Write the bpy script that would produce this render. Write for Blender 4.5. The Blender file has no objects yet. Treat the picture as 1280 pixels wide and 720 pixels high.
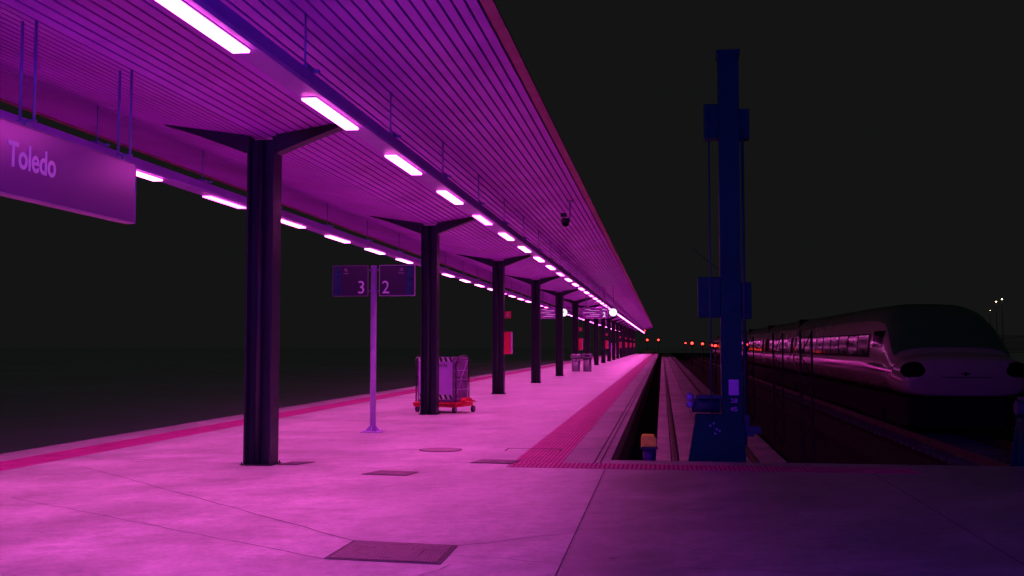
import bpy, math, random
from math import sin, cos, pi, radians, atan
random.seed(4)
sc = bpy.context.scene
col = sc.collection

# ------------------------------------------------------------------ mesh kit
class MB:
    def __init__(s): s.v = []; s.f = []; s.sm = []
    def add(s, vs, fs, smooth=False):
        n = len(s.v); s.v += [tuple(p) for p in vs]
        for f in fs: s.f.append(tuple(i + n for i in f)); s.sm.append(smooth)
        return s
    def box(s, x0, x1, y0, y1, z0, z1):
        v = [(x, y, z) for z in (z0, z1) for y in (y0, y1) for x in (x0, x1)]
        return s.add(v, [(0,2,3,1),(4,5,7,6),(0,1,5,4),(2,6,7,3),(0,4,6,2),(1,3,7,5)])
    def cbox(s, c, d, rz=0.0):
        v = []
        for sz in (-1, 1):
            for sy in (-1, 1):
                for sx in (-1, 1):
                    x, y = sx*d[0]/2, sy*d[1]/2
                    v.append((c[0]+x*cos(rz)-y*sin(rz), c[1]+x*sin(rz)+y*cos(rz), c[2]+sz*d[2]/2))
        return s.add(v, [(0,2,3,1),(4,5,7,6),(0,1,5,4),(2,6,7,3),(0,4,6,2),(1,3,7,5)])
    def prism_xz(s, pts, y0, y1):           # polygon in x,z (counter-clockwise seen from -y) swept along y
        n = len(pts)
        v = [(x, y0, z) for x, z in pts] + [(x, y1, z) for x, z in pts]
        f = [tuple(range(n)), tuple(range(2*n-1, n-1, -1))]
        f += [((i+1) % n, i, i+n, (i+1) % n+n) for i in range(n)]
        return s.add(v, f)
    def prism_xy(s, pts, z0, z1):
        n = len(pts)
        v = [(x, y, z0) for x, y in pts] + [(x, y, z1) for x, y in pts]
        f = [tuple(range(n-1, -1, -1)), tuple(range(n, 2*n))]
        f += [(i, (i+1) % n, (i+1) % n+n, i+n) for i in range(n)]
        return s.add(v, f)
    def prism_yz(s, pts, x0, x1):
        n = len(pts)
        v = [(x0, y, z) for y, z in pts] + [(x1, y, z) for y, z in pts]
        f = [tuple(range(n-1, -1, -1)), tuple(range(n, 2*n))]
        f += [(i, (i+1) % n, (i+1) % n+n, i+n) for i in range(n)]
        return s.add(v, f)
    def tube(s, pts, r, n=10, cap=True):
        from mathutils import Vector
        P = [Vector(p) for p in pts]; R = r if isinstance(r, (list, tuple)) else [r]*len(P)
        base = len(s.v); prev = None
        for i, p in enumerate(P):
            if i == 0: d = P[1]-P[0]
            elif i == len(P)-1: d = P[-1]-P[-2]
            else: d = (P[i+1]-P[i]).normalized()+(P[i]-P[i-1]).normalized()
            d.normalize()
            if prev is None:
                a = Vector((0,0,1)) if abs(d.z) < .9 else Vector((1,0,0))
                u = d.cross(a).normalized()
            else:
                u = (prev-d*prev.dot(d)).normalized()
            prev = u; w = d.cross(u)
            for k in range(n):
                t = 2*pi*k/n; s.v.append(tuple(p+(u*cos(t)+w*sin(t))*R[i]))
        for i in range(len(P)-1):
            for k in range(n):
                a = base+i*n+k; b = base+i*n+(k+1) % n
                s.f.append((a, b, b+n, a+n)); s.sm.append(True)
        if cap:
            s.f.append(tuple(base+k for k in range(n-1, -1, -1))); s.sm.append(False)
            s.f.append(tuple(base+(len(P)-1)*n+k for k in range(n))); s.sm.append(False)
        return s
    def lathe(s, c, prof, n=20, axis='z', sx=1.0, sy=1.0, smooth=True):   # prof: (radius, height)
        base = len(s.v)
        for r, h in prof:
            for k in range(n):
                t = 2*pi*k/n; a, b = r*cos(t)*sx, r*sin(t)*sy
                if axis == 'z': p = (c[0]+a, c[1]+b, c[2]+h)
                elif axis == 'y': p = (c[0]-a, c[1]+h, c[2]+b)
                else: p = (c[0]+h, c[1]+a, c[2]+b)
                s.v.append(p)
        for i in range(len(prof)-1):
            for k in range(n):
                a = base+i*n+k; b = base+i*n+(k+1) % n
                s.f.append((a, b, b+n, a+n)); s.sm.append(smooth)
        s.f.append(tuple(base+k for k in range(n-1, -1, -1))); s.sm.append(False)
        s.f.append(tuple(base+(len(prof)-1)*n+k for k in range(n))); s.sm.append(False)
        return s
    def mesh(s, name):
        me = bpy.data.meshes.new(name); me.from_pydata(s.v, [], s.f)
        me.polygons.foreach_set('use_smooth', s.sm); me.update(); return me
    def build(s, name, mat, parent=None, bevel=0):
        me = s.mesh(name); me.materials.append(mat)
        o = bpy.data.objects.new(name, me); col.objects.link(o); o.parent = parent
        if bevel:
            m = o.modifiers.new('bevel', 'BEVEL'); m.width = bevel; m.segments = 2; m.limit_method = 'ANGLE'
        return o

def tag(o, label=None, cat=None, group=None, kind=None):
    if label: o['label'] = label
    if cat: o['category'] = cat
    if group: o['group'] = group
    if kind: o['kind'] = kind
    return o
def thing(name, loc, label, cat, group=None, rz=0):
    o = bpy.data.objects.new(name, None); col.objects.link(o)
    o.location = loc; o.rotation_euler = (0, 0, rz); o.empty_display_size = .3
    return tag(o, label, cat, group)
def copy_tree(o, parent=None):
    c = o.copy(); col.objects.link(c); c.parent = parent
    for ch in list(o.children): copy_tree(ch, c)
    return c
ORD = 'first second third fourth fifth sixth seventh eighth ninth tenth eleventh twelfth thirteenth fourteenth fifteenth sixteenth'.split()

def text_mesh(name, body, size, mat, parent, loc, rot, sx=1.0, ext=.002, align='CENTER', offset=0.0):
    cu = bpy.data.curves.new(name, 'FONT'); cu.body = body; cu.size = size; cu.extrude = ext
    cu.align_x = align; cu.align_y = 'CENTER'; cu.offset = offset; cu.resolution_u = 6
    t = bpy.data.objects.new(name+'_c', cu); col.objects.link(t)
    dg = bpy.context.evaluated_depsgraph_get(); dg.update()
    me = bpy.data.meshes.new_from_object(t.evaluated_get(dg))
    bpy.data.objects.remove(t); bpy.data.curves.remove(cu)
    me.name = name; me.materials.clear(); me.materials.append(mat)
    for v in me.vertices: v.co.x *= sx
    o = bpy.data.objects.new(name, me); col.objects.link(o); o.parent = parent
    o.location = loc; o.rotation_euler = rot
    return o

# ------------------------------------------------------------------ materials
def newmat(name):
    m = bpy.data.materials.new(name); m.use_nodes = True
    nt = m.node_tree; b = nt.nodes['Principled BSDF']; return m, nt, b
def N(nt, t, **k):
    n = nt.nodes.new(t)
    for a, v in k.items():
        if a in n.inputs: n.inputs[a].default_value = v
        else: setattr(n, a, v)
    return n
def mix(nt, fac, a, b, mode='MIX'):
    n = nt.nodes.new('ShaderNodeMix'); n.data_type = 'RGBA'; n.blend_type = mode
    for sock, val in ((n.inputs[0], fac), (n.inputs[6], a), (n.inputs[7], b)):
        if isinstance(val, bpy.types.NodeSocket): nt.links.new(val, sock)
        else: sock.default_value = val
    return n.outputs[2]
def ramp(nt, src, p0, c0, p1, c1):
    r = nt.nodes.new('ShaderNodeValToRGB'); e = r.color_ramp.elements
    e[0].position = p0; e[0].color = c0; e[1].position = p1; e[1].color = c1
    nt.links.new(src, r.inputs[0]); return r.outputs[0]
def noise(nt, co, scale, detail=4, rough=.55, sc3=None):
    if sc3:
        mp = nt.nodes.new('ShaderNodeMapping'); mp.inputs['Scale'].default_value = sc3
        nt.links.new(co, mp.inputs[0]); co = mp.outputs[0]
    n = nt.nodes.new('ShaderNodeTexNoise'); n.inputs['Scale'].default_value = scale
    n.inputs['Detail'].default_value = detail; n.inputs['Roughness'].default_value = rough
    nt.links.new(co, n.inputs['Vector']); return n.outputs['Fac']
def paint(name, c, rough=.45, metal=0.0, var=.18, scale=6.0, spec=.5, bump=.0, rv=True):
    m, nt, b = newmat(name)
    tc = nt.nodes.new('ShaderNodeTexCoord').outputs['Object']
    f = noise(nt, tc, scale, 5)
    lo = tuple(x*(1-var) for x in c)+(1,); hi = tuple(min(1, x*(1+var)) for x in c)+(1,)
    nt.links.new(ramp(nt, f, .3, lo, .7, hi), b.inputs['Base Color'])
    g = noise(nt, tc, scale*2.3, 3)
    r = ramp(nt, g, .3, (max(.03, rough-.08),)*3+(1,), .7, (min(1, rough+.1),)*3+(1,))
    if rv: nt.links.new(r, b.inputs['Roughness'])
    else: b.inputs['Roughness'].default_value = rough
    b.inputs['Metallic'].default_value = metal; b.inputs['Specular IOR Level'].default_value = spec
    if bump:
        bp = N(nt, 'ShaderNodeBump', Strength=bump, Distance=.01); nt.links.new(f, bp.inputs['Height'])
        nt.links.new(bp.outputs[0], b.inputs['Normal'])
    return m
def emit(name, c, s):
    m, nt, b = newmat(name)
    nt.nodes.remove(b); e = N(nt, 'ShaderNodeEmission'); e.inputs[0].default_value = c+(1,); e.inputs[1].default_value = s
    nt.links.new(e.outputs[0], nt.nodes['Material Output'].inputs[0]); return m

def concrete(name, base, stain=.55, rmin=.22, rmax=.6, slab=False):
    m, nt, b = newmat(name); L = nt.links
    tc = nt.nodes.new('ShaderNodeTexCoord').outputs['Object']
    a = noise(nt, tc, .35, 6, .6); s = noise(nt, tc, 1.1, 8, .66, (.8, 1.0, 1)); g = noise(nt, tc, 18, 6, .7)
    rot = nt.nodes.new('ShaderNodeMapping'); rot.inputs['Rotation'].default_value = (0, 0, .5); L.new(tc, rot.inputs[0])
    sp = noise(nt, rot.outputs[0], .8, 9, .7, (1.6, .4, 1))
    c = ramp(nt, a, .3, tuple(x*.82 for x in base)+(1,), .7, tuple(min(1, x*1.12) for x in base)+(1,))
    c = mix(nt, 1.0, c, ramp(nt, s, .36, (stain, stain, stain, 1), .60, (1, 1, 1, 1)), 'MULTIPLY')
    c = mix(nt, 1.0, c, ramp(nt, sp, .30, (.72, .72, .72, 1), .60, (1, 1, 1, 1)), 'MULTIPLY')
    c = mix(nt, .35, c, ramp(nt, g, .3, (.45, .45, .45, 1), .7, (1.4, 1.4, 1.4, 1)), 'MULTIPLY')
    md = noise(nt, tc, 5.5, 10, .74)
    c = mix(nt, 1.0, c, ramp(nt, md, .36, (.76, .76, .76, 1), .58, (1.05, 1.05, 1.05, 1)), 'MULTIPLY')
    # scuffs: long thin scratches
    rot2 = nt.nodes.new('ShaderNodeMapping'); rot2.inputs['Rotation'].default_value = (0, 0, -.35); L.new(tc, rot2.inputs[0])
    w = noise(nt, rot2.outputs[0], 3.0, 9, .72, (.16, 1.6, 1))
    c = mix(nt, 1.0, c, ramp(nt, w, .35, (.84, .84, .84, 1), .62, (1, 1, 1, 1)), 'MULTIPLY')
    # chewing gum / drip spots
    vo = N(nt, 'ShaderNodeTexVoronoi', Scale=1.7); L.new(tc, vo.inputs['Vector'])
    c = mix(nt, 1.0, c, ramp(nt, vo.outputs['Distance'], .028, (.62, .62, .62, 1), .040, (1, 1, 1, 1)), 'MULTIPLY')
    L.new(c, b.inputs['Base Color'])
    L.new(ramp(nt, s, .30, (rmin,)*3+(1,), .72, (rmax,)*3+(1,)), b.inputs['Roughness'])
    bp = N(nt, 'ShaderNodeBump', Strength=.25, Distance=.004); L.new(g, bp.inputs['Height']); L.new(bp.outputs[0], b.inputs['Normal'])
    return m

LC = (1.0, .118, .66)          # tint of the platform tubes
M = {}
LAMP_E = 20.0; LAMP_W = 62.0; SPREAD = radians(104)
M['floor'] = concrete('platform_concrete', (.55, .54, .55), .80, .30, .42)
M['dock'] = concrete('concourse_concrete', (.40, .38, .38), .80, .27, .44)
M['edge'] = concrete('edge_slab', (.42, .38, .40), .6, .35, .65)
M['slab'] = concrete('track_slab', (.55, .45, .48), .6, .5, .8)
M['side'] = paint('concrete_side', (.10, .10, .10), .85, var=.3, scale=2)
M['joint'] = paint('joint_filler', (.09, .07, .08), .8)
M['hatch'] = paint('cast_iron', (.23, .17, .20), .5, .3, .25, 20)
M['hatch_base'] = paint('cast_iron_recess', (.09, .06, .08), .6, .1, .2, 20)
M['tactile'] = paint('red_tactile_tile', (.42, .035, .23), .5, var=.2, scale=3, bump=.2)
M['tactile_groove'] = paint('tactile_groove', (.14, .010, .075), .7, var=.2, scale=3)
M['steel_col'] = paint('navy_steel', (.022, .028, .036), .42, .0, .15, 2, .35)
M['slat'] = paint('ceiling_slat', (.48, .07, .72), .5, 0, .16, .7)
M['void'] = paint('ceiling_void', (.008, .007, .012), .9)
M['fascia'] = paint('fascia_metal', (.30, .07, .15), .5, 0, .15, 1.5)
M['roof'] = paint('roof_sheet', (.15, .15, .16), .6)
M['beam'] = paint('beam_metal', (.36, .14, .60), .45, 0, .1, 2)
M['rod'] = paint('hanger_steel', (.22, .20, .42), .4, .2)
M['housing'] = paint('lamp_housing', (.6, .5, .6), .4)
M['lamp'] = emit('fluorescent_tube', LC, LAMP_E)
M['lamp_dim'] = emit('fluorescent_tube_worn', (1.0, .085, .74), LAMP_E*.55)
M['lamp_warm'] = emit('fluorescent_tube_old', (1.0, .12, .60), LAMP_E*.85)
M['sign'] = paint('sign_panel', (.30, .08, .40), .27, .35, .04, .5, .8, rv=False)
M['dirty_white'] = paint('letter_white', (.95, .88, 1.0), .4, 0, .03)
M['sign_rim'] = paint('sign_rim', (.42, .25, .45), .4)
M['letter'] = paint('sign_lettering', (.80, .72, .92), .4)
M['pole'] = paint('pole_paint', (.42, .26, .62), .35, 0, .08)
M['panel'] = paint('info_panel', (.045, .025, .075), .25, 0, .08, 1, rv=False)
M['panel_blue'] = paint('info_panel_band', (.01, .06, .12), .3)
M['panel_rim'] = paint('info_panel_rim', (.16, .08, .2), .35)
M['cab'] = paint('cabinet_board', (.48, .22, .66), .5, 0, .12, 4)
M['cab_side'] = paint('cabinet_mesh', (.16, .06, .20), .6, 0, .3, 14)
M['black'] = paint('black_paint', (.02, .018, .025), .5)
M['white'] = paint('white_paint', (.6, .55, .6), .5)
M['red'] = paint('red_enamel', (.55, .02, .05), .35, 0, .12)
M['mast_dark'] = paint('weathered_steel', (.035, .03, .035), .8, spec=.1)
M['gravel'] = paint('far_ground', (.80, .90, .86), .95, 0, .12, .05, .1)
M['rubber'] = paint('rubber', (.03, .03, .03), .8)
M['chrome'] = paint('brushed_steel', (.24, .19, .28), .35, .35, .12, 4)
M['rail'] = paint('rail_steel', (.20, .12, .12), .4, .6, .3, 3)
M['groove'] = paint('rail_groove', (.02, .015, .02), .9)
M['ballast'] = paint('ballast', (.05, .033, .034), .95, 0, .5, 9, .1, .8)
M['earth'] = paint('dry_earth', (.6, .6, .58), .95, 0, .4, .02, .1)
M['blue'] = paint('blue_mast_paint', (.001, .09, .062), .5, 0, .10, 2, .12)
M['blue_lit'] = paint('blue_mast_fitting', (.02, .08, .10), .45, 0, .15, 3, .25)
M['plate'] = paint('number_plate', (.50, .25, .75), .45)
M['yellow'] = paint('yellow_cap', (.85, .92, .03), .5, 0, .2, 10)
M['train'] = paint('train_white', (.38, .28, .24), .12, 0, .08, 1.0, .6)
M['reflection_stripe'] = paint('train_reflection_stripe', (.95, .35, .85), .14, .85, 0, .06, 2)  # livery stripe brightened to stand in for the platform floor's reflection
M['glass'] = paint('train_glass', (.006, .006, .006), .05, 0, .1, 2, .13)
M['glass'].node_tree.nodes['Principled BSDF'].inputs['IOR'].default_value = 1.12
M['windscreen'] = paint('windscreen_glass', (.045, .20, .05), .3, 0, .1, 2, .2)
M['train_roof'] = paint('train_roof_night_tone', (.06, .24, .06), .8, 0, .1, 1, .1)  # unlit darkness put into the roof colour so it sinks into the sky
M['skirt'] = paint('train_underframe', (.012, .011, .010), .8, spec=.15)
M['wire'] = paint('copper_wire', (.10, .09, .10), .8)
M['red_light'] = emit('red_signal_light', (1, .035, .025), 9)
M['warm_light'] = emit('street_light', (1, .72, .5), 14)
M['clock'] = emit('clock_face_light', (.92, .8, 1.0), 1.5)
M['screen'] = paint('display_glass', (.62, .16, .80), .2, 0, .3, 2)

# ------------------------------------------------------------------ geometry constants
XL, XR, Y0, YF, DK = -9.70, -.73, 14.72, 275.0, 14.72
XC = -5.40; ZV = 4.44; SL = .158; HW = 3.76; YE = 207.0; YB = -9.0
def zc(x): return ZV+SL*abs(x-XC)

# ------------------------------------------------------------------ ground and platform
m = MB(); m.add([(-900, -300, -1.3), (900, -300, -1.3), (900, 1500, -1.3), (-900, 1500, -1.3)], [(0,1,2,3)])
tag(m.build('ground', M['gravel']), kind='structure')

m = MB(); m.box(XR-.1, 45, DK-.2, 400, -1.296, -1.17)
tag(m.build('ballast_right', M['ballast']), kind='structure')
T1, T2 = -2.05, -1.37          # right-hand tactile strip
U1, U2 = -9.05, -8.37          # left-hand tactile strip
C1, C2 = 13.66, 14.28          # cross strip in front of the tracks
m = MB()
m.box(U2, T1, C2+.02, YF, -.25, 0)
m.box(U2, T1-.01, -14, C2+.02, -.25, 0)
m.box(XL, U1, -14, YF, -.25, 0)
m.box(U1, U2, -14, YF, -.25, -.012)
m.box(T1, T2, C2, YF, -.25, -.012)
m.box(T1-.01, XR, -14, C1, -.25, 0)
m.box(T1-.01, XR, C1, C2, -.25, -.012)
plat = tag(m.build('platform', M['floor']), kind='structure')
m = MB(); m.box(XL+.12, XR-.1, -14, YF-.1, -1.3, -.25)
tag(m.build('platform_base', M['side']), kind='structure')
# edge slabs with joints every 2 m and two narrow grooves
m = MB(); g = MB()
y = C2
while y < YF-1:
    for (a, b) in ((T2, -.945), (-.920, -.862), (-.837, XR)):
        m.box(a, b, y+.006, min(y+2.0, YF), -.25, 0)
    y += 2.006
g.box(T2, XR-.004, C2, YF, -.25, -.012)
tag(m.build('platform_edge', M['edge']), kind='structure')
g.build('edge_groove', M['joint'], bpy.data.objects['platform_edge'])
# concourse slab across the end of the tracks
m = MB()
m.box(XR+.003, 24, -14, C1-.004, -.25, 0); m.box(XR+.003, 24, C2, DK, -.25, 0)
m.box(XR+.003, 3.2, C1-.004, C2, -.25, -.012); m.box(3.203, 24, C1-.004, C2, -.25, 0)
m.box(XR+.003, 24, DK-.25, DK-.1, -1.3, -.25)
tag(m.build('concourse_floor', M['dock']), kind='structure')
# ribbed tactile paving
def ribs(name, x0, x1, y0, y1, pitch, rib, seg):
    m = MB(); b = MB(); b.box(x0, x1, y0, y1, -.010, -.004)
    n = int((x1-x0)/pitch)
    y = y0
    while y < y1-.05:
        e = min(y+seg-.012, y1-.003)
        for i in range(n):
            xx = x0+(i+.5)*(x1-x0)/n; m.box(xx-rib/2, xx+rib/2, y+.003, e, -.004, .003)
        y += seg
    o = b.build(name, M['tactile_groove']); tag(o, kind='structure'); m.build('raised_rib', M['tactile'], o)
ribs('tactile_strip', T1+.003, T2-.003, C2, YF, .052, .037, 4.0)
ribs('tactile_strip_left_edge', U1+.003, U2-.003, -14, YF, .052, .037, 4.0)
ribs('tactile_strip_cross', T1+.02, 3.2, C1+.03, C2-.003, .060, .038, .31)

# joints and cracks in the concrete (thin sealed strips)
def crack(m, pts, w):
    for (x0, y0), (x1, y1) in zip(pts, pts[1:]):
        dx, dy = x1-x0, y1-y0; L = math.hypot(dx, dy); nx, ny = -dy/L*w/2, dx/L*w/2
        m.add([(x0-nx, y0-ny, .0035), (x1-nx, y1-ny, .0035), (x1+nx, y1+ny, .0035), (x0+nx, y0+ny, .0035)], [(0,1,2,3)])
def wob(a, b, n, amp):
    out = []
    for i in range(n+1):
        t = i/n; k = 0 if i in (0, n) else 1
        out.append((a[0]+(b[0]-a[0])*t+random.uniform(-amp, amp)*k, a[1]+(b[1]-a[1])*t+random.uniform(-amp, amp)*k))
    return out
m = MB()
crack(m, [(-.748, C1), (-.748, -6)], .012)
crack(m, [(U2, 14.05), (T1-.25, 14.12)], .010)
crack(m, wob((-2.52, 8.36), (-7.7, 13.0), 24, .014), .010)
crack(m, wob((-1.63, 8.27), (-.75, 9.0), 9, .02), .009)
crack(m, wob((-1.62, 7.9), (-.75, 7.7), 7, .02), .007)
crack(m, wob((-1.9, 6.4), (-1.55, 7.55), 7, .02), .007)
crack(m, wob((-6.8, 10.2), (-2.53, 7.62), 22, .014), .009)
crack(m, wob((-7.6, 13.9), (-3.3, 13.2), 16, .02), .008)
for yy in (18.6, 24.9, 31.2, 40.6, 50, 62, 78, 95): crack(m, [(-8.3, yy), (T1-.02, yy+.02)], .012)
crack(m, wob((-4.1, 15.7), (-3.1, 15.9), 6, .02), .02)
crack(m, wob((-3.6, 19.8), (-2.8, 19.9), 5, .02), .03)
crack(m, wob((-4.6, 29), (-3.9, 29.3), 5, .02), .03)
crack(m, wob((-3.2, 11.2), (-1.0, 12.4), 14, .015), .006); crack(m, wob((-6.9, 17.2), (-2.6, 17.0), 20, .02), .009)
crack(m, wob((-7.8, 21.5), (-3.0, 21.9), 20, .02), .012)
m.build('floor_joint', M['joint'], plat)
m = MB(); crack(m, [(-.2, 6.4), (14, 6.4)], .010); crack(m, [(2.6, C1-.01), (2.6, -6)], .010)
crack(m, wob((.1, 7.7), (3.4, 7.5), 14, .02), .006)
m.build('floor_joint', M['joint'], bpy.data.objects['concourse_floor'])

# manhole covers
def cover(name, pts, label, bars, group=None):
    cx = sum(p[0] for p in pts)/4; cy = sum(p[1] for p in pts)/4
    o = thing(name, (cx, cy, 0), label, 'manhole cover', group)
    P = [(x-cx, y-cy) for x, y in pts]
    m = MB(); m.prism_xy(P, .004, .0065); m.build('frame', M['joint'], o)
    f = .94; m = MB(); m.prism_xy([(x*f, y*f) for x, y in P], .0072, .010); lid = m.build('lid', M['hatch_base'], o)
    m = MB()
    def q(u, v): # bilinear
        a, b, c, d = P
        return tuple((a[i]*(1-u)*(1-v)+d[i]*u*(1-v)+c[i]*u*v+b[i]*(1-u)*v)*.9 for i in (0, 1))
    n = bars
    for i in range(n):
        u = (i+.5)/n; h = .25/n
        m.prism_xy([q(u-h, 0), q(u+h, 0), q(u+h, 1), q(u-h, 1)], .0106, .0125)
    m.build('tread_pattern', M['hatch'], lid)
    m = MB()
    for (u0, u1, v0, v1) in ((.14, .155, .35, .65), (.14, .28, .63, .65), (.78, .92, .63, .65), (.78, .795, .35, .65), (.45, .55, .88, .9), (.45, .55, .1, .12)):
        m = MB(); m.prism_xy([q(u0, v0), q(u1, v0), q(u1, v1), q(u0, v1)], .013, .0135); m.build('lifting_slot', M['black'], lid)
cover('manhole_cover', [(-2.53, 7.62), (-2.52, 8.36), (-1.63, 8.27), (-1.62, 7.55)], 'large rectangular ribbed steel cover in the near platform floor', 34)
cover('manhole_cover', [(-3.72, 12.62), (-3.60, 13.05), (-3.05, 12.95), (-3.12, 12.55)], 'small rectangular cover midway between the big floor cover and the sign pole', 14)
cover('manhole_cover', [(-2.62, 14.05), (-2.52, 14.5), (-1.95, 14.45), (-2.02, 14.02)], 'rectangular grille cover at the corner of the red ribbed strip', 14)
cover('manhole_cover', [(-5.14, 13.5), (-5.06, 13.85), (-4.72, 13.85), (-4.86, 13.5)], 'small dark hatch in the floor right beside the nearest column', 8)
o = thing('manhole_cover', (-3.38, 15.75, 0), 'round dark steel cover in the floor right of the sign pole', 'manhole cover')
m = MB(); m.lathe((0,0,0), [(.33, .004), (.33, .007)], 32); m.build('frame', M['joint'], o)
m = MB(); m.lathe((0,0,0), [(.30, .0075), (.30, .011)], 32); m.build('lid', M['hatch'], o)
m = MB(); 
for (a, b, c, d) in ((-.42, .42, .2, .218), (-.42, -.40, -.15, .2), (.40, .42, .0, .2)): m.box(a, b, c, d, .004, .0075)
o = m.build('drain_frame', M['joint']); o.location = (-1.97, 15.9, 0)
tag(o, 'thin dark rectangular drain outline at the edge of the red strip', 'drain')

# ------------------------------------------------------------------ canopy
can = thing('canopy', (XC, 0, 0), 'long butterfly station canopy with slatted metal ceiling over the platform', 'canopy')
for s in (-1, 1):
    m = MB(); n = 30; w = (HW-.14)/n; gap = .026
    for i in range(n):
        a = .012+i*w; b = a+w-gap
        pts = [(s*a, ZV+SL*a), (s*b, ZV+SL*b), (s*b, ZV+SL*b+.03), (s*a, ZV+SL*a+.03)]
        if s < 0: pts = pts[::-1]
        y = YB+.05
        while y < YE-.1:                      # slats in lengths, with hairline butt joints
            e = min(y+18.0, YE-.06); m.prism_xz(pts, y, e-.008); y = e
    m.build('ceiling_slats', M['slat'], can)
    pts = [(s*.0, ZV+.075), (s*(HW-.13), ZV+SL*(HW-.13)+.075), (s*(HW-.13), ZV+SL*(HW-.13)+.12), (0, ZV+.12)]
    if s < 0: pts = pts[::-1]
    m = MB(); m.prism_xz(pts, YB, YE-.05); m.build('ceiling_void', M['void'], can)
    pts = [(0, ZV+.122), (s*(HW-.15), ZV+SL*(HW-.15)+.122), (s*(HW-.15), ZV+SL*(HW-.15)+.16), (0, ZV+.2)]
    if s < 0: pts = pts[::-1]
    m = MB(); m.prism_xz(pts, YB, YE-.05); m.build('roof_deck', M['roof'], can)
    zf = ZV+SL*HW
    pts = [(s*(HW-.12), zf-.03), (s*HW, zf-.012), (s*HW, zf+.02), (s*(HW-.12), zf+.04)]
    if s < 0: pts = pts[::-1]
    m = MB(); m.prism_xz(pts, YB, YE); m.build('fascia', M['fascia'], can)

# columns
c0 = None
for k in range(19):
    Yk = 13.52+10.31*k
    if c0 is None:
        o = thing('canopy_column', (XC+.02, Yk, 0), '', 'column', 'dark steel columns along the platform')
        m = MB(); W, D, t = .19, .15, .024
        m.box(-W, -W+t, -D, D, .012, 4.44); m.box(W-t, W, -D, D, .012, 4.44); m.box(-W+t, W-t, -.012, .012, .012, 4.42)
        m.build('shaft', M['steel_col'], o, .003)
        m = MB(); m.tube([(-.02, -.075, .012), (-.02, -.075, 4.40)], .045, 14); m.build('downpipe', M['steel_col'], o)
        m = MB(); m.box(-.225, .225, -.185, .185, .0045, .012)
        for a in (-.202, .202):
            for b_ in (-.162, .162): m.lathe((a, b_, .012), [(.0, 0), (.011, 0), (.011, .022), (.006, .03)], 6, smooth=False)
        m.build('base_plate', M['steel_col'], o)
        for s in (-1, 1):
            top = []; bot = []
            for i in range(13):
                u = i/12; x = .19+u*(1.42-.19)
                zt = zc(XC+x)-.006; th = .24*(1-u)**1.25+.012
                top.append((s*x, zt)); bot.append((s*x, zt-th))
            pts = bot+top[::-1]
            if s < 0: pts = pts[::-1]
            m = MB(); m.prism_xz(pts, -.10, .10); m.build('arm', M['steel_col'], o)
        c0 = o
    else:
        o = copy_tree(c0); o.location.y = Yk
    o['label'] = ('nearest dark steel canopy column with tapered arms, beside the big floor' if k == 0 else
                  'dark steel canopy column directly in front of the red luggage trolley' if k == 1 else
                  'dark steel canopy column carrying the nearest red fire cabinet' if k == 2 else
                  '%s dark steel canopy column counted from the camera' % ORD[k] if k < 12 else
                  'one of the small dark canopy columns crowding at the far end')

# light beams, lamps and hanger rods
def beam(x0, label):
    o = thing('light_beam', (x0, 0, 0), label, 'light beam')
    m = MB(); pts = [(0, 4.07), (.235, 4.07), (.25, 4.10), (.25, 4.215), (0, 4.215)]
    y = YB+.1
    while y < YE-1:
        e = min(y+6.28, YE-.4); m.prism_xz(pts, y, e-.004); y = e
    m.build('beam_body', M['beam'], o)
    r0 = None
    for k in range(62):
        yy = -6.35+3.15*k+3.15*0
        if yy > YE-2: break
        if r0 is None:
            m = MB(); m.tube([(0, 0, 4.215), (0, 0, zc(x0+.19)+.01)], .010, 8); m.cbox((0, .02, 4.235), (.09, .16, .05)); m.cbox((.05, .13, 4.24), (.10, .03, .03))
            r = m.build('hanger_rod', M['rod'], o); r0 = r
        else:
            r = r0.copy(); col.objects.link(r); r.parent = o
        r.location = (.20, yy, 0)
    return o
beam(-3.55, 'long purple light beam hung by rods under the right half of the canopy')
beam(-7.49, 'long purple light beam hung under the left edge of the canopy')
def lamp_meshes(L):
    m = MB(); h = L/2                      # shallow tray frame, 8 mm proud of the beam
    for (a, b, c, d) in ((0, .012, -h, h), (.158, .17, -h, h), (.012, .158, -h, -h+.02), (.012, .158, h-.02, h)): m.box(a, b, c, d, 4.060, 4.069)
    e = MB(); e.box(.0125, .1575, -h+.0205, h-.0205, 4.042, 4.066)
    return m, e
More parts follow.
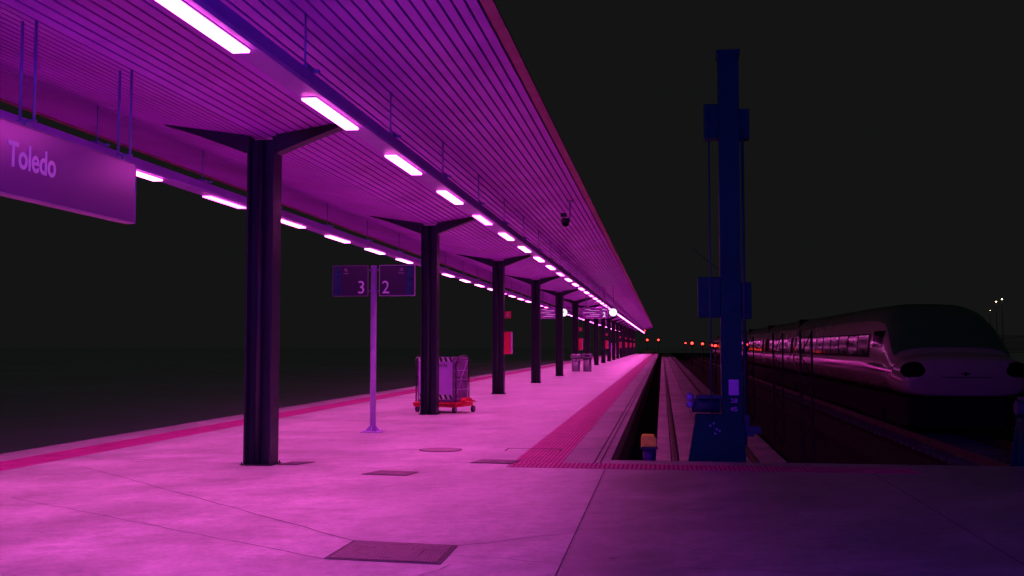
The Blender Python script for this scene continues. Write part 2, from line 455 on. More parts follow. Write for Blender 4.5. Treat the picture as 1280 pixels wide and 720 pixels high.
def lamps(x0, side):
    base = {}
    k = 0; idx = 0
    while True:
        Yl = 7.43+3.14*k; L = 1.5
        if x0 > -5 and Yl > 76: L = 3.11
        if Yl > YE-3: break
        key = L
        if key not in base:
            fm, em = lamp_meshes(L)
            o = thing('strip_lamp', (x0, Yl, 0), '', 'lamp', 'strip lamps under the canopy')
            fm.build('frame', M['housing'], o); em.build('diffuser', M['lamp'], o); base[key] = o
            ld = bpy.data.lights.new('tube_light', 'AREA'); ld.shape = 'RECTANGLE'; ld.size = .14; ld.size_y = L-.05; ld.energy = LAMP_W*(1.0 if L < 2 else 1.25); ld.color = LC; ld.spread = SPREAD
            lo = bpy.data.objects.new('tube_light', ld); col.objects.link(lo); lo.parent = o; lo.location = (.085, 0, 4.038)
        else:
            o = copy_tree(base[key]); o.location = (x0, Yl, 0)
            v = (k*7+(3 if x0 > -5 else 0)) % 5
            if v in (1, 3):
                for ch in o.children:
                    if ch.name.startswith('diffuser'):
                        ch.material_slots[0].link = 'OBJECT'; ch.material_slots[0].material = M['lamp_dim' if v == 1 else 'lamp_warm']
        vis = k if side == 'right' else k-2
        if vis < 0: lab = 'glowing white strip lamp in the %s beam, hidden behind the hanging sign' % side
        elif vis < 12: lab = '%s visible glowing white strip lamp of the %s beam, counted from the camera' % (ORD[vis], side)
        elif L > 2: lab = 'far strip lamp merging into one bright line at the end of the right beam'
        else: lab = 'one of the tiny far strip lamps in the %s beam' % side
        o['label'] = lab
        k += 1
lamps(-3.55, 'right'); lamps(-7.49, 'left')

# ------------------------------------------------------------------ hanging station sign
o = thing('station_sign', (XC-.05, 8.25, 3.17), 'long hanging purple sign reading Toledo, cut by the left picture edge', 'sign')
m = MB(); m.box(-.05, .05, -1.80, 1.80, -.30, .305); m.build('panel', M['sign'], o, .004)
m = MB(); m.box(-.055, .056, -1.805, 1.805, -.312, -.3005); m.box(-.055, .056, -1.805, 1.805, .3055, .315)
m.box(-.055, .054, 1.801, 1.808, -.3, .305); m.build('rim', M['sign_rim'], o)
text_mesh('lettering', 'Toledo', .30, M['dirty_white'], o, (.0525, .02, .03), (pi/2, 0, pi/2), .80, .002, offset=.006)
for dy in (-1.65, 0, 1.65):
    m = MB()
    m.box(-.012, .012, dy-.035, dy+.035, .315, .375); m.box(-.085, .085, dy-.02, dy+.02, .375, .387)
    for dx in (-.065, .065): m.tube([(dx, dy, .387), (dx, dy, 1.262)], .0135, 10)
    m.build('hanger', M['rod'], o)

# ------------------------------------------------------------------ platform number sign on a pole
o = thing('platform_number_sign', (-5.33, 18.84, 0), 'slim purple pole carrying two dark panels numbered 3 and 2', 'sign')
m = MB(); m.tube([(0, 0, .012), (0, 0, 3.10)], .055, 20); m.build('pole', M['pole'], o)
m = MB(); m.box(-.19, .19, -.19, .19, .0045, .016)
for a in range(4):
    t = a*pi/2; c, s = cos(t), sin(t)
    m.prism_xy([(c*.05-s*.006, s*.05+c*.006), (c*.05+s*.006, s*.05-c*.006), (c*.15+s*.006, s*.15-c*.006), (c*.15-s*.006, s*.15+c*.006)], .016, .03)
    m.add([(c*.055-s*.005, s*.055+c*.005, .03), (c*.055+s*.005, s*.055-c*.005, .03), (c*.14+s*.005, s*.14-c*.005, .03), (c*.14-s*.005, s*.14+c*.005, .03), (c*.055-s*.005, s*.055+c*.005, .12), (c*.055+s*.005, s*.055-c*.005, .12)],
          [(0,4,5,1), (0,3,4), (1,5,2), (4,3,2,5)])
    m.lathe((c*.15*1.0-s*.1, s*.15+c*.1, .016), [(.014, 0), (.014, .018)], 8, smooth=False)
m.build('base_plate', M['pole'], o)
for s, num in ((-1, '3'), (1, '2')):
    x0, x1 = (.115, .785)
    a, b = (x0, x1) if s > 0 else (-x1, -x0)
    m = MB(); m.box(a, b, -.022, .022, 2.53, 3.095); pn = m.build('panel', M['panel'], o, .003)
    m = MB(); q = (b-.16, b-.03) if s > 0 else (a+.03, a+.16)
    m.box(q[0], q[1], -.0245, -.0225, 2.545, 3.08); m.build('blue_band', M['panel_blue'], pn)
    m = MB()
    for bx in ((a-.004, b+.004, 3.088, 3.101), (a-.004, b+.004, 2.522, 2.535)): m.box(bx[0], bx[1], -.027, .027, bx[2], bx[3])
    for bx in (a-.006, b-.006): m.box(bx, bx+.012, -.0265, .0265, 2.5355, 3.0875)
    m.build('frame', M['panel_rim'] if s < 0 else M['sign_rim'], pn)
    text_mesh('numeral', num, .34, M['letter'], pn, (s*.235, -.0245, 2.675), (pi/2, 0, 0), .92, .0015)
    m = MB()
    for r in range(2): m.cbox((s*.53, -.0245, 3.00-.05*r), (.10-.03*(r == 0), .003, .012))
    m.cbox((s*.54, -.0245, 3.03), (.04, .003, .02)); m.build('small_print', M['sign_rim'], pn)
    for z in (2.62, 3.01):
        m = MB(); m.box(*((.045, .112) if s > 0 else (-.112, -.045)), -.012, .012, z-.02, z+.02); m.build('bracket', M['panel_rim'], o)

# ------------------------------------------------------------------ luggage trolley with cabinet
o = thing('luggage_trolley', (-5.27, 24.75, 0), 'red wheeled platform trolley loaded with a tall cabinet, half hidden behind a column', 'trolley', rz=radians(-18))
L, D = .58, .40
m = MB(); m.box(-L, L, -D, D, .14, .25); m.box(-L-.015, L+.015, -D-.015, D+.015, .205, .235); m.build('deck', M['red'], o, .008)
m = MB(); m.prism_yz([(-.22, .16), (.22, .16), (.20, .30), (.10, .36), (-.10, .36), (-.20, .30)], L+.016, L+.14)
m.tube([(L+.08, -.2, .3), (L+.24, -.2, .26), (L+.24, .2, .26), (L+.08, .2, .3)], .018, 8); m.build('tow_bumper', M['red'], o)
for (x, yy) in ((-L+.08, -D+.06), (-L+.08, D-.06), (L-.06, -D+.06), (L+.14, D-.18)):
    m = MB(); m.lathe((x-.025, yy, .085), [(.03, 0), (.08, .002), (.08, .048), (.03, .05)], 18, 'x'); w = m.build('wheel', M['rubber'], o)
    m = MB(); m.lathe((x-.030, yy, .085), [(.045, 0), (.045, .06)], 14, 'x'); m.box(x-.04, x-.033, yy-.03, yy+.03, .07, .14); m.box(x+.033, x+.04, yy-.03, yy+.03, .07, .14); m.build('hub', M['chrome'], w)
for s in (-1, 1):
    x = s*(L-.03); pts = [(x, -.32, .25), (x, -.32, 1.22)]
    for a in range(0, 10): t = pi-a*pi/9; pts.append((x+s*.02, .0+.32*cos(t)*1.0, 1.22+.14*sin(t)))
    pts += [(x, .32, 1.22), (x, .32, .25)]
    m = MB(); m.tube(pts, .017, 8); m.tube([(x, -.32, .85), (x, .32, .85)], .012, 8); m.build('handle', M['steel_col'], o)
m = MB(); m.box(-.50, .50, -.335, .36, .26, 1.32); cb = m.build('cabinet', M['cab_side'], o, .006)
m = MB(); m.box(-.46, .46, -.343, -.336, .31, 1.33); m.build('front_board', M['cab'], cb)
m = MB(); m.box(-.10, .02, -.3465, -.3435, .42, 1.16); m.build('violet_strip', paint('violet_panel', (.20, .06, .62), .4), cb)  # upright violet panel on the front board
for z in (.38, 1.27):
    m = MB(); m.box(-.46, .46, -.3485, -.344, z-.055, z+.055); m.build('warning_band', M['white'], cb)
    m = MB()
    for i in range(7):
        x = -.44+i*.135; m.prism_xz([(x+.045, z-.055), (x+.105, z-.055), (x+.06, z+.055), (x, z+.055)], -.3515, -.349)
    m.build('warning_stripe', M['black'], cb)
text_mesh('lettering', 'renfe', .14, M['steel_col'], cb, (.18, -.3450, 1.13), (pi/2, 0, 0), 1.0, .001)
m = MB()
for a, b in (((-.3, .32), (.3, 1.22)), ((-.3, 1.22), (.3, .32))):
    m.tube([(.506, a[0], a[1]), (.506, b[0], b[1])], .007, 6)
for i in range(5): m.box(.502, .508, -.33, .33, .32+i*.225, .335+i*.225)
m.build('side_brace', M['cab'], cb)

# ------------------------------------------------------------------ litter bins
def bin_thing(x, label, flared):
    o = thing('litter_bin', (x, 64.45, 0), label, 'litter bin'); o.scale = (.9, .9, .9)
    m = MB(); m.lathe((0,0,0), [(.28, .0045), (.285, .05), (.30, .92)], 24); m.build('drum', M['chrome'], o)
    if flared:
        m = MB(); m.lathe((0,0,0), [(.30, .925), (.37, 1.0), (.37, 1.14), (.31, 1.2), (.12, 1.21)], 24); m.build('collar', M['chrome'], o)
        m = MB(); m.lathe((0,0,0), [(.305, .70), (.305, .78)], 24); m.build('band', M['cab_side'], o)
    else:
        m = MB(); m.prism_yz([(-.33, .925), (.33, .925), (.33, 1.12), (-.33, 1.24)], -.34, .36); m.build('hood', M['chrome'], o, .02)
        m = MB(); m.box(-.15, .15, -.338, -.331, 1.0, 1.14); m.build('slot', M['black'], o)
bin_thing(-5.31, 'round metal litter bin with flared collar, left one of the far pair', True)
bin_thing(-4.60, 'square hooded metal litter bin, right one of the far pair', False)

# ------------------------------------------------------------------ fire cabinets and their signs
f0 = None
for i, k in enumerate((2, 5, 8, 11, 13, 15, 17)):
    Yk = 13.52+10.31*k
    if f0 is None:
        fa = thing('fire_cabinet', (XC+.22, Yk-.05, 1.32), '', 'fire cabinet', 'red fire cabinets on columns')
        m = MB(); m.box(0, .235, -.10, .10, 0, .74); m.build('door', M['red'], fa, .006)
        m = MB(); m.box(.236, .262, -.085, .105, .01, .73); m.build('side_panel', M['cab'], fa)
        sa = thing('fire_sign', (XC+.22, Yk-.05, 2.50), '', 'sign', 'small red fire signs on columns')
        m = MB(); m.box(0, .225, -.008, .008, 0, .235); m.build('plate', M['red'], sa)
        m = MB(); m.lathe((.115, -.012, .035), [(.028, 0), (.028, .12), (.012, .14)], 12, smooth=True); m.box(.075, .11, -.013, -.009, .165, .178); m.box(.108, .122, -.013, -.009, .165, .2)
        m.build('extinguisher_symbol', emit('lit_symbol', (1, .35, .75), .9) if False else M['white'], sa)
        f0 = (fa, sa)
    else:
        fa, sa = copy_tree(f0[0]), copy_tree(f0[1]); fa.location.y = Yk-.05; sa.location.y = Yk-.05
    fa['label'] = 'nearest red fire cabinet, on the third canopy column' if i == 0 else '%s red fire cabinet down the platform, on a dark column' % ORD[i]
    sa['label'] = 'nearest small red square sign with white extinguisher, above its cabinet' if i == 0 else 'small red square sign above the %s fire cabinet' % ORD[i]

# ------------------------------------------------------------------ hanging displays and clocks
def display(x0, x1, num, label, Yd=57.0):
    xc_ = (x0+x1)/2; w = (x1-x0)/2
    o = thing('departure_display', (xc_, Yd, 3.38), label, 'display')
    m = MB(); m.box(-w, w, -.09, .09, -.30, .30); m.build('case', M['screen'], o, .01)
    m = MB()
    for z, a, b in ((.20, -.8, -.35), (.13, -.5, .35), (.02, -.95, .0), (-.08, -.35, .4), (-.18, -.7, .3)): m.box(a*w, b*w, -.094, -.0905, z-.012, z+.012)
    m.build('text_line', emit('display_text', (.9, .25, .8), .8), o)
    text_mesh('numeral', num, .36, emit('display_numeral', (.95, .6, 1), .9), o, (w*.70, -.094, -.10), (pi/2, 0, 0), .9, .002, offset=.01)
    m = MB(); m.box(w*.55, w*.75, -.094, -.0905, .17, .21); m.box(w*.78, w*.9, -.094, -.0905, .15, .18); m.build('pictogram', emit('pictogram_light', (.95, .6, 1), .7), o)
    for dx in (-w*.7, w*.7):
        m = MB(); m.tube([(dx, 0, .3), (dx, 0, zc(xc_+dx)-3.38+.01)], .02, 8); m.build('hanger', M['rod'], o)
def clock(x, label, Yd=56.7):
    o = thing('platform_clock', (x, Yd, 3.40), label, 'clock')
    m = MB(); m.lathe((0, 0, 0), [(.225, -.10), (.235, -.08), (.235, .08), (.225, .1)], 32, 'y'); m.build('case', M['steel_col'], o)
    m = MB(); m.lathe((0, -.104, 0), [(.21, -.001), (.21, .002)], 32, 'y'); f = m.build('dial', M['clock'], o)
    m = MB(); m.box(-.008, .008, -.112, -.107, -.02, .13); m.prism_xz([(-.02, .006), (0, -.01), (.09, .04), (.085, .055)], -.112, -.107); m.build('hand', M['steel_col'], f)
    m = MB(); m.tube([(0, 0, .23), (0, 0, zc(x)-3.40+.01)], .02, 8); m.build('hanger', M['rod'], o)
display(-6.68, -5.5, '3', 'hanging purple departure display over the platform axis, left of the pair')
clock(-5.33, 'round white lit clock beside the left display, half behind a column')
display(-4.33, -2.92, '2', 'hanging purple departure display marked 2 under the right beam')
clock(-2.63, 'round white lit clock at the right end of display 2')

# information stands far down the platform
p0 = None
for (x, yy, lab) in ((-5.95, 132.0, 'wheeled poster board with pink disc and red base far down the platform'), (-7.0, 205.0, 'tiny farthest poster board near the end of the canopy')):
    if p0 is None:
        p0 = o = thing('poster_stand', (x, yy, 0), lab, 'poster stand', 'poster boards down the platform')
        m = MB(); m.box(-.5, .5, -.2, .2, .08, .22); m.build('base', M['red'], o)
        m = MB(); m.box(-.5, .5, -.05, .05, .5, 1.9); m.build('board', M['cab'], o)
        m = MB(); m.lathe((-.08, -.055, 1.3), [(.3, -.003), (.3, .003)], 24, 'y'); m.build('disc', M['tactile'], o)
        for a in (-.46, .44): m = MB(); m.box(a, a+.04, -.03, .03, .22, .5); m.build('leg', M['steel_col'], o)
        m = MB()
        for a in (-.4, .4): m.lathe((a, 0, .045), [(.045, -.03), (.045, .03)], 10, 'x')
        m.build('castor', M['rubber'], o)
    else:
        o = copy_tree(p0); o.location = (x, yy, 0); o['label'] = lab

# dome camera under the canopy edge
o = thing('dome_camera', (-2.12, 24.0, zc(-2.12)), 'small dome security camera hanging under the right wing of the canopy', 'camera')
m = MB(); m.lathe((.02, 0, 0), [(.09, -.03), (.09, .0)], 16); m.tube([(.02, 0, -.03), (.02, 0, -.42), (-.03, 0, -.47)], .022, 10); m.build('bracket', M['rod'], o)
m = MB(); m.lathe((-.11, 0, -.47), [(.10, 0), (.125, -.04), (.125, -.11), (.11, -.12)], 20); m.cbox((-.16, 0, -.38), (.16, .14, .10)); m.build('housing', M['steel_col'], o)
m = MB(); m.lathe((-.11, 0, -.59), [(.105, 0), (.095, -.05), (.06, -.09), (.015, -.105)], 20); m.build('dome', M['glass'], o)

o.scale = (.82, .82, .86)
# ------------------------------------------------------------------ tracks
def rails_on(xc_, y0, y1, slab, label):
    t = MB()
    xs = [xc_-.85, xc_+.65]            # rail centres (1.5 m apart)
    hw = (xc_-1.22, xc_+1.23)
    cuts = [hw[0], xs[0]-.085, xs[0]+.085, xc_-.17-.012, xc_-.17+.012, xs[1]-.085, xs[1]+.085, hw[1]]
    y = y0
    while y < y1:
        e = min(y+9.0, y1)
        for i in range(0, 8, 2): t.box(cuts[i], cuts[i+1], y, e-.01, -1.0, -.60)
        y = e
    o = tag(t.build('track_slab', M['slab']), kind='structure')
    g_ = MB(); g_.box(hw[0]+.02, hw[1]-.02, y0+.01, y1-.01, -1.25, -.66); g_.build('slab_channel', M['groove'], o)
    for x in xs:
        r = MB(); r.prism_xz([(x-.07, -.655), (x+.07, -.655), (x+.07, -.64), (x+.012, -.625), (x+.012, -.59), (x+.036, -.58), (x+.034, -.56), (x-.034, -.56), (x-.036, -.58), (x-.012, -.59), (x-.012, -.625), (x-.07, -.64)], y0, y1)
        r.build('rail', M['rail'], o)
rails_on(1.08, DK+.02, 300, True, '')
def ballast_track(xc_, y0, y1):
    b = MB(); b.prism_xz([(xc_-1.9, -1.165), (xc_+1.9, -1.165), (xc_+1.45, -.80), (xc_-1.45, -.80)], y0, y1)
    o = tag(b.build('track_bed', M['ballast']), kind='structure')
    s = MB(); y = y0+.4
    while y < min(y1, 120): s.box(xc_-1.2, xc_+1.2, y, y+.25, -.80, -.735); y += .62
    s.build('sleeper', M['side'], o)
    for x in (xc_-.75, xc_+.75):
        r = MB(); r.prism_xz([(x-.07, -.735), (x+.07, -.735), (x+.012, -.70), (x+.012, -.60), (x+.036, -.59), (x+.034, -.56), (x-.034, -.56), (x-.036, -.59), (x-.012, -.60), (x-.012, -.70)], y0, y1)
        r.build('rail', M['rail'], o)
ballast_track(6.95, DK+.3, 300); ballast_track(-11.5, -10, 300)

# ------------------------------------------------------------------ blue buffer stop with mast
def mast(x, label, plate):
    o = thing('buffer_stop_mast', (x, 15.2, -.6), label, 'buffer stop', 'blue buffer stop masts at the track ends')
    Z = .6
    m = MB(); m.box(-.145, .145, -.13, .13, 0, 5.84+Z); m.box(-.165, .165, -.15, .15, 5.78+Z, 5.86+Z); m.build('post', M['blue'], o, .006)
    m = MB(); m.prism_xz([(-.70, 0), (.20, 0), (.165, .5+Z), (-.145, .62+Z), (-.50, .62+Z)], -.16, -.131)
    m.prism_xz([(-.70, 0), (.20, 0), (.165, .5+Z), (-.145, .62+Z), (-.50, .62+Z)], .131, .16); m.box(-.52, -.146, -.131, .131, .3, .6+Z)
    m.build('base_housing', M['blue'], o, .005)
    m = MB(); m.lathe((-.56, 0, .745+Z), [(.10, 0), (.10, .40)], 18, 'x'); m.box(-.50, -.15, -.17, .12, .85+Z, .895+Z); m.build('drum', M['blue_lit'], o)
    for dz, r in (((.90, .06), (.80, .055)) if plate else ()):
        m = MB(); m.lathe((-.59, -.145, dz-.03+Z), [(r*.5, 0), (r, .005), (r, .05), (r*.5, .06)], 18, 'y'); m.lathe((-.59, -.153, dz-.03+Z), [(r*.4, 0), (r*.4, .01)], 12, 'y')
        m.build('pulley', M['rod'], o)
    m = MB(); m.tube([(-.29, -.2, .55+Z), (-.29, -.2, 5.0+Z)], .012, 8); m.build('cable', M['blue_lit'], o)
    m = MB(); m.tube([(.185, -.1, .2+Z), (.185, -.1, 4.7+Z)], .022, 8); m.build('conduit', M['blue_lit'], o)
    for zz in ((2.0, 4.58) if plate else ()):
        h = .58 if zz < 3 else .50; a = -.46 if zz < 3 else -.35
        m = MB(); m.box(a, -.147, -.12, .12, zz+Z, zz+h+Z); m.build('counterweight', M['blue'], o, .01)
        m = MB(); m.box(.147, .29, -.1, .1, zz-.02+Z, zz+h-.08+Z); m.build('junction_box', M['blue'], o, .01)
    m = MB(); m.box(.16, .24, -.12, .05, .38+Z, .62+Z); m.box(.24, .40, -.13, .02, .36+Z, .46+Z); m.box(.2, .3, -.15, -.1, .32+Z, .38+Z); m.build('end_bracket', M['blue_lit'], o, .006)
    m = MB()
    for (a, b) in ((-.26, .50), (-.31, .47), (-.22, .42), (-.24, .36), (-.18, .40)): m.lathe((a, -.175, b+Z), [(.015, 0), (.015, .02)], 8, 'y')
    m.build('bolt', M['rod'], o)
    if plate: m = MB(); m.tube([(-.55, 0, 3.02+Z), (-.15, 0, 2.68+Z)], .006, 6); m.build('stay_rod', M['mast_dark'], o)
    if plate:
        m = MB(); m.box(-.045, .095, -.136, -.1315, .90+Z, 1.12+Z); m.build('number_plate', M['plate'], o)
        text_mesh('lettering', '28', .085, M['plate'], o, (.025, -.1325, .82+Z), (pi/2, 0, 0), 1.2, .0015)
        text_mesh('lettering', '45', .085, M['plate'], o, (.025, -.1325, .70+Z), (pi/2, 0, 0), 1.2, .0015)
    return o
mast(.97, 'tall blue steel mast with pale number plate at the end of the near track', True)
mast(5.36, 'dim blue steel mast cut by the right picture edge beside the parked train', False)

# yellow-topped post in the gap
o = thing('hydrant_post', (-.20, 15.0, -1.3), 'short dark post with a yellow cap standing in the gap beside the platform', 'post')
m = MB(); m.lathe((0,0,0), [(.10, 0), (.10, .08), (.055, .10), (.055, 1.15), (.09, 1.30), (.09, 1.44)], 18); m.build('stem', paint('stem_paint', (.06, .03, .16), .4), o)
m = MB(); m.box(-.125, .125, -.12, .12, 1.441, 1.47); m.build('flange', M['steel_col'], o)
m = MB(); m.prism_xz([(-.11, 1.471), (.11, 1.471), (.11, 1.58), (.07, 1.64), (-.09, 1.64), (-.11, 1.6)], -.11, .11); m.build('cap', M['yellow'], o, .012)

# ------------------------------------------------------------------ parked train
TX = 6.95
secs = [(25.42, 1.20, .48, 1.18), (25.47, 1.32, .43, 1.27), (25.62, 1.40, .40, 1.34), (26.0, 1.44, .38, 1.38), (26.4, 1.45, .37, 1.44), (26.7, 1.45, .36, 1.66),
        (27.1, 1.45, .35, 2.02), (27.5, 1.45, .35, 2.34), (28.0, 1.45, .35, 2.58), (28.5, 1.45, .35, 2.67), (29.5, 1.45, .35, 2.72), (32, 1.45, .35, 2.74), (50, 1.45, .35, 2.74)]
NT = 48
def sec(y):
    if y >= secs[-1][0]: return secs[-1][1:]
    for a, b in zip(secs, secs[1:]):
        if a[0] <= y <= b[0]:
            t = (y-a[0])/(b[0]-a[0]); return tuple(a[i]+(b[i]-a[i])*t for i in (1, 2, 3))
def sp(y, t, off=0):
    w, zb, zt = sec(y); w += off; c, s = cos(t), sin(t); e = 2/4.2
    x = w*math.copysign(abs(c)**e, c)
    zm, h = (zb+zt)/2, (zt-zb)/2+off
    z = zm+h*math.copysign(abs(s)**(2/(3.0 if s > 0 else 5.0)), s)
    # side tumblehome: lower body swells, upper leans inwards
    k_ = max(0, min(1, (y-26.2)/1.5)); x -= math.copysign(1, x)*min(abs(x), max(0, z-1.22)*.10*k_)
    return (TX+x, y, z)
def loft(ys, t0, t1, n, off=0, cap=False, closed=False):
    m = MB(); V = []
    for y in ys:
        for i in range(n+(0 if closed else 1)): V.append(sp(y, t0+(t1-t0)*i/n, off))
    k = n if closed else n+1; F = []
    for j in range(len(ys)-1):
        for i in range(n):
            a = j*k+i; b = j*k+(i+1) % k
            F.append((a, b, b+k, a+k))
    if cap: F.append(tuple(range(k-1, -1, -1))); F.append(tuple((len(ys)-1)*k+i for i in range(k)))
    m.add(V, F, True); return m
def zpatch(y0, y1, z0, z1, off, left=True, step=2.0):   # strip on the train side between two heights
    m = MB(); V = []; F = []; ys = []; y = y0
    while y < y1: ys.append(y); y += step
    ys.append(y1); nz = 6
    def at(y, z):
        w, zb, zt = sec(y); zm, h = (zb+zt)/2, (zt-zb)/2
        q = max(-1, min(1, (z-zm)/h)); s = math.copysign(abs(q)**((3.0 if q > 0 else 5.0)/2), q)
        t = math.asin(s); p = sp(y, pi-t if left else t, off); return (p[0], y, z)
    for y in ys:
        for i in range(nz+1): V.append(at(y, z0+(z1-z0)*i/nz))
    for j in range(len(ys)-1):
        for i in range(nz):
            a = j*(nz+1)+i; F.append((a, a+1, a+nz+2, a+nz+1) if left else (a+1, a, a+nz+1, a+nz+2))
    m.add(V, F, True); return m
tr = thing('train', (0, 0, 0), 'high-speed train with sloping nose parked on the right-hand track', 'train')
nose = [25.42, 25.47, 25.54, 25.62, 25.8, 26.0, 26.2, 26.4, 26.55, 26.7, 26.9, 27.1, 27.3, 27.5, 27.75, 28.0, 28.25, 28.5, 29, 29.5, 32]
ends = [(25.42, 45.2), (45.6, 58.2), (58.6, 71.2), (71.6, 84.2), (84.6, 97.2), (97.6, 118)]
for i, (a, b) in enumerate(ends):
    ys = (nose+[36, 40, 45.2]) if i == 0 else [a, a+.05, (a+b)/2, b]
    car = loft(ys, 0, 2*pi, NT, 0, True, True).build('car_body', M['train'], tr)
    zpatch(29.2 if i == 0 else a+.3, b-.3, 1.28, 1.92, .006).build('window_band', M['skirt'], car)
    yw = (29.35 if i == 0 else a+2.2)
    while yw < b-2.4:
        wdt = 1.42
        tl = random.gauss(.104, .004); yx = random.gauss(0, .0035); bx = TX-1.45-.016
        g2 = MB(); z0, z1 = 1.33, 1.88; xa = bx+.0; 
        xa = bx+(z0-1.22)*.10
        g2.add([(xa, yw, z0), (xa+yx, yw+wdt, z0), (xa+yx+tl*(z1-z0), yw+wdt, z1), (xa+tl*(z1-z0), yw, z1),
                (xa+.02, yw, z0), (xa+yx+.02, yw+wdt, z0), (xa+yx+tl*(z1-z0)+.02, yw+wdt, z1), (xa+tl*(z1-z0)+.02, yw, z1)],
               [(0,3,2,1), (4,5,6,7), (0,1,5,4), (2,3,7,6), (1,2,6,5), (0,4,7,3)])
        g2.build('window', M['glass'], car); yw += 1.62
    loft([28.0, 28.5, 29, 29.5, 32, 45.2] if i == 0 else [a, b], pi*.16, pi*.84, 20, .008).build('roof', M['train_roof'], car)
    zpatch(26.3 if i == 0 else a+.02, b-.02, .93, 1.15, .007).build('reflection_stripe', M['reflection_stripe'], car)
    zpatch(25.9 if i == 0 else a+.02, b-.02, .50, .535, .006).build('lower_line', M['skirt'], car)
    # doors
    for yd in ((b-1.6,) if i == 0 else (a+1.1,)):
        d = zpatch(yd, yd+.95, .55, 1.95, .010, step=.5).build('door', M['train'], car)
        zpatch(yd+.2, yd+.75, 1.3, 1.8, .014, step=.5).build('door_window', M['glass'], d)
for a in (45.2, 58.2, 71.2, 84.2, 97.2):
    m = MB(); m.box(TX-1.2, TX+1.2, a, a+.4, .4, 2.7); m.build('gangway', M['skirt'], tr)
m = loft([26.55, 26.7, 26.9, 27.1, 27.3, 27.5, 27.75, 28.0], pi*.17, pi*.83, 22, .012); ws = m.build('windscreen', M['windscreen'], tr)
m = zpatch(27.6, 28.8, 1.55, 1.98, .012, step=.3); m.build('cab_side_window', M['glass'], tr)
for s in (-1, 1):
    m = MB(); prof = [(.02, -.06), (.6, -.05), (.9, -.02), (1.0, .04), (1.0, .1)]
    m.lathe((TX+s*1.12, 25.455, 1.02), [(r*.31, h) for r, h in prof], 24, 'y', 1.0, .66); h = m.build('headlight', M['glass'], tr)
    m = MB(); m.lathe((TX+s*1.12, 25.40, 1.02), [(.05, -.01), (.06, .0)], 14, 'y'); m.build('lens', M['glass'], h)
m = MB(); m.box(TX-.10, TX+.10, 25.405, 25.419, .93, .96); m.box(TX-.03, TX+.03, 25.405, 25.419, .90, .99); m.build('emblem', M['skirt'], tr)
m = MB(); m.box(TX-.55, TX+.55, 25.41, 25.4195, .86, .875); m.build('nose_seam', M['skirt'], tr)
m = MB(); m.prism_xy([(TX-1.2, 25.9), (TX-.9, 25.65), (TX+.9, 25.65), (TX+1.2, 25.9), (TX+1.2, 118), (TX-1.2, 118)], -.30, .36); m.build('underframe', M['skirt'], tr)
m = MB(); m.box(TX-.18, TX+.18, 25.3, 25.7, -.05, .2); m.build('coupler', M['skirt'], tr)
for yb in (29.8, 42.5, 48, 57, 61, 70, 74, 83, 87, 96, 100):
    m = MB(); m.box(TX-1.25, TX+1.25, yb-1.3, yb+1.3, -.32, -.05); bg = m.build('bogie', M['skirt'], tr)
    for dy in (-1.1, 1.1):
        for xx in (TX-.82, TX+.68):
            m = MB(); m.lathe((xx, yb+dy, -.12), [(.10, 0), (.43, .01), (.43, .12), (.46, .13)], 24, 'x'); m.build('wheel', M['rail'], bg)

# ------------------------------------------------------------------ lattice catenary masts, wires
l0 = None
for i, (x, yy) in enumerate(((3.35, 25.3), (3.25, 30.4), (3.25, 40.0))):
    if l0 is None:
        o = thing('catenary_mast', (x, yy, -1.3), '', 'mast', 'lattice catenary masts beside the train')
        m = MB()
        for a in (-.13, .13): m.box(a-.022, a+.022, -.04, .04, 0, 3.25)
        for z in range(0, 6):
            s = 1 if z % 2 else -1; m.tube([(-.13*s, 0, z*.52+.08), (.13*s, 0, z*.52+.60)], .014, 6)
        m.build('lattice_post', M['mast_dark'], o)
        m = MB(); m.box(-.2, .2, -.2, .2, 0, .12); m.build('footing', M['side'], o)
        pass
        l0 = o
    else: o = copy_tree(l0); o.location = (x, yy, -1.3)
    o['label'] = ('nearest' if i == 0 else 'middle' if i == 1 else 'farthest')+' slim dark lattice mast standing in front of the parked train'
# ------------------------------------------------------------------ signals, red reflection stand-ins, far lights
s0 = None
def signal(x, y, z, r, label, zg=-1.3):
    o = thing('distant_red_light', (x, y, zg), label, 'signal light', 'red signal lights in the distance')
    h = z-zg
    m = MB(); m.tube([(0, 0, 0), (0, 0, h)], .05, 8); m.build('post', M['steel_col'], o)
    m = MB(); m.cbox((0, .08, h), (r*3.2, .12, r*4.5)); m.build('signal_head', M['black'], o)
    m = MB(); m.lathe((0, .012, h), [(r*.7, -.02), (r, 0)], 16, 'y'); m.build('lens', M['red_light'], o)
signal(-4.07, 285, 3.12, .27, 'red signal light above the far platform end, left one of two')
signal(-1.06, 285, 3.12, .27, 'red signal light above the far platform end, right one of two', -1.3)
for i, (px, py, r) in enumerate(((857, 429, .13), (865, 429.2, .18), (878, 430, .12), (889, 431.6, .11), (894, 432.4, .10), (932, 431, .07))):
    X = 3.9; Yv = {857: 179.3, 865: 140.5, 878: 104, 889: 85.3, 894: 78.8, 932: 50}[px]  # added red lights stand in for a red streak mirrored on the train
    signal(X, Yv, 1.6+(432-py)/1300*Yv, r, '%s red light of the low row added for a red reflection on the train, counted from its far end' % ORD[i] if i < 5 else 'small red light added for a red reflection, just right of the blue mast')
o = thing('canopy_end_light', (-3.4, YE+.05, 4.55), 'tiny red lamp on the far end of the canopy', 'lamp')
m = MB(); m.box(-.12, .12, 0, .1, -.05, .6); m.build('bracket', M['steel_col'], o)
m = MB(); m.lathe((0, -.08, 0), [(.08, -.02), (.11, .06)], 12, 'y'); m.build('lens', M['red_light'], o)

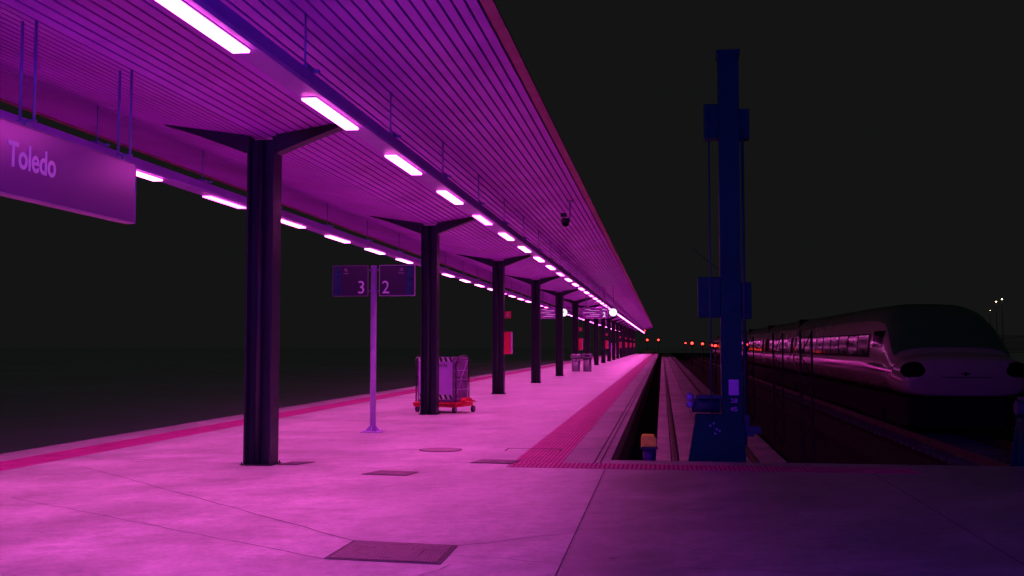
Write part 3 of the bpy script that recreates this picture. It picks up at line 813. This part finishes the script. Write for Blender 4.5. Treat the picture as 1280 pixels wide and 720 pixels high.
# distant hill with street lamps
m = MB(); V = []; F = []; nx, ny = 60, 14
for j in range(ny+1):
    for i in range(nx+1):
        x = -700+1500*i/nx; y = 420+500*j/ny; t = j/ny
        hgt = (5+3*sin(x*.011+1)+2*sin(x*.031)+1.5*sin(x*.07+2))*sin(pi*min(1, t*1.15+.0)*.5)*(1+t)
        if j == 0: hgt = 0
        hgt *= max(0, min(1, (x-40)/120)) if x > 0 else 0
        V.append((x, y, -1.32+hgt))
for j in range(ny):
    for i in range(nx):
        a = j*(nx+1)+i; F.append((a, a+1, a+nx+2, a+nx+1))
m.add(V, F, True); tag(m.build('hill', M['earth']), kind='structure')
for i, (px, py, r, lab) in enumerate(((1245, 377, .28, 'warm distant street lamp, left of the close bright pair'), (1252.5, 374, .26, 'warm distant street lamp, right and higher of the close bright pair'), (1237.5, 388, .13, 'faint lone distant street lamp below the bright pair'))):
    Yv = 410; X, Z = ((123.5, 18.0), (125.6, 18.9), (121.3, 14.7))[i]
    o = thing('street_lamp', (X, Yv, -1.3), lab, 'street lamp', 'far street lamps on the right')
    m = MB(); m.tube([(0, 0, 0), (0, 0, Z+1.3+r*.5)], [.16, .07], 8); m.build('pole', M['steel_col'], o)
    m = MB(); m.lathe((0, 0, Z+1.3), [(r*.4, -r*.5), (r, 0), (r*.4, r*.5)], 12); m.build('lamp_head', M['warm_light'], o)

# ------------------------------------------------------------------ world, lights, camera
w = bpy.data.worlds.new('World'); sc.world = w; w.use_nodes = True
bg = w.node_tree.nodes['Background']; bg.inputs[0].default_value = (.0068, .0070, .0069, 1); bg.inputs[1].default_value = 1.0

def area(name, loc, target, size, power, c):
    from mathutils import Vector
    l = bpy.data.lights.new(name, 'AREA'); l.shape = 'RECTANGLE'; l.size = size[0]; l.size_y = size[1]; l.energy = power; l.color = c
    o = bpy.data.objects.new(name, l); col.objects.link(o); o.location = loc
    o.rotation_euler = (Vector(target)-Vector(loc)).to_track_quat('-Z', 'Y').to_euler(); return o
area('blue_fill_light', (-.2, -2.6, 3.1), (-2.6, 12, 2.6), (1.2, .3), 640, (.14, .02, 1.0))  # unseen blue-violet fill added behind the camera to tint near surfaces

f = 1300.0; ph = atan(72/f); th = atan(188*cos(ph)/f)
cd = bpy.data.cameras.new('Camera'); cam = bpy.data.objects.new('Camera', cd); col.objects.link(cam); sc.camera = cam
cam.location = (0, 0, 1.6); cam.rotation_euler = (pi/2+ph, 0, th)
cd.sensor_width = 36; cd.lens = 36*f/1280; cd.clip_start = .05; cd.clip_end = 4000
sc.view_settings.view_transform = 'Standard'; sc.view_settings.look = 'None'; sc.view_settings.exposure = 0; sc.view_settings.gamma = 1
sc.cycles.use_light_tree = True
sc.cycles.max_bounces = 6; sc.cycles.diffuse_bounces = 4
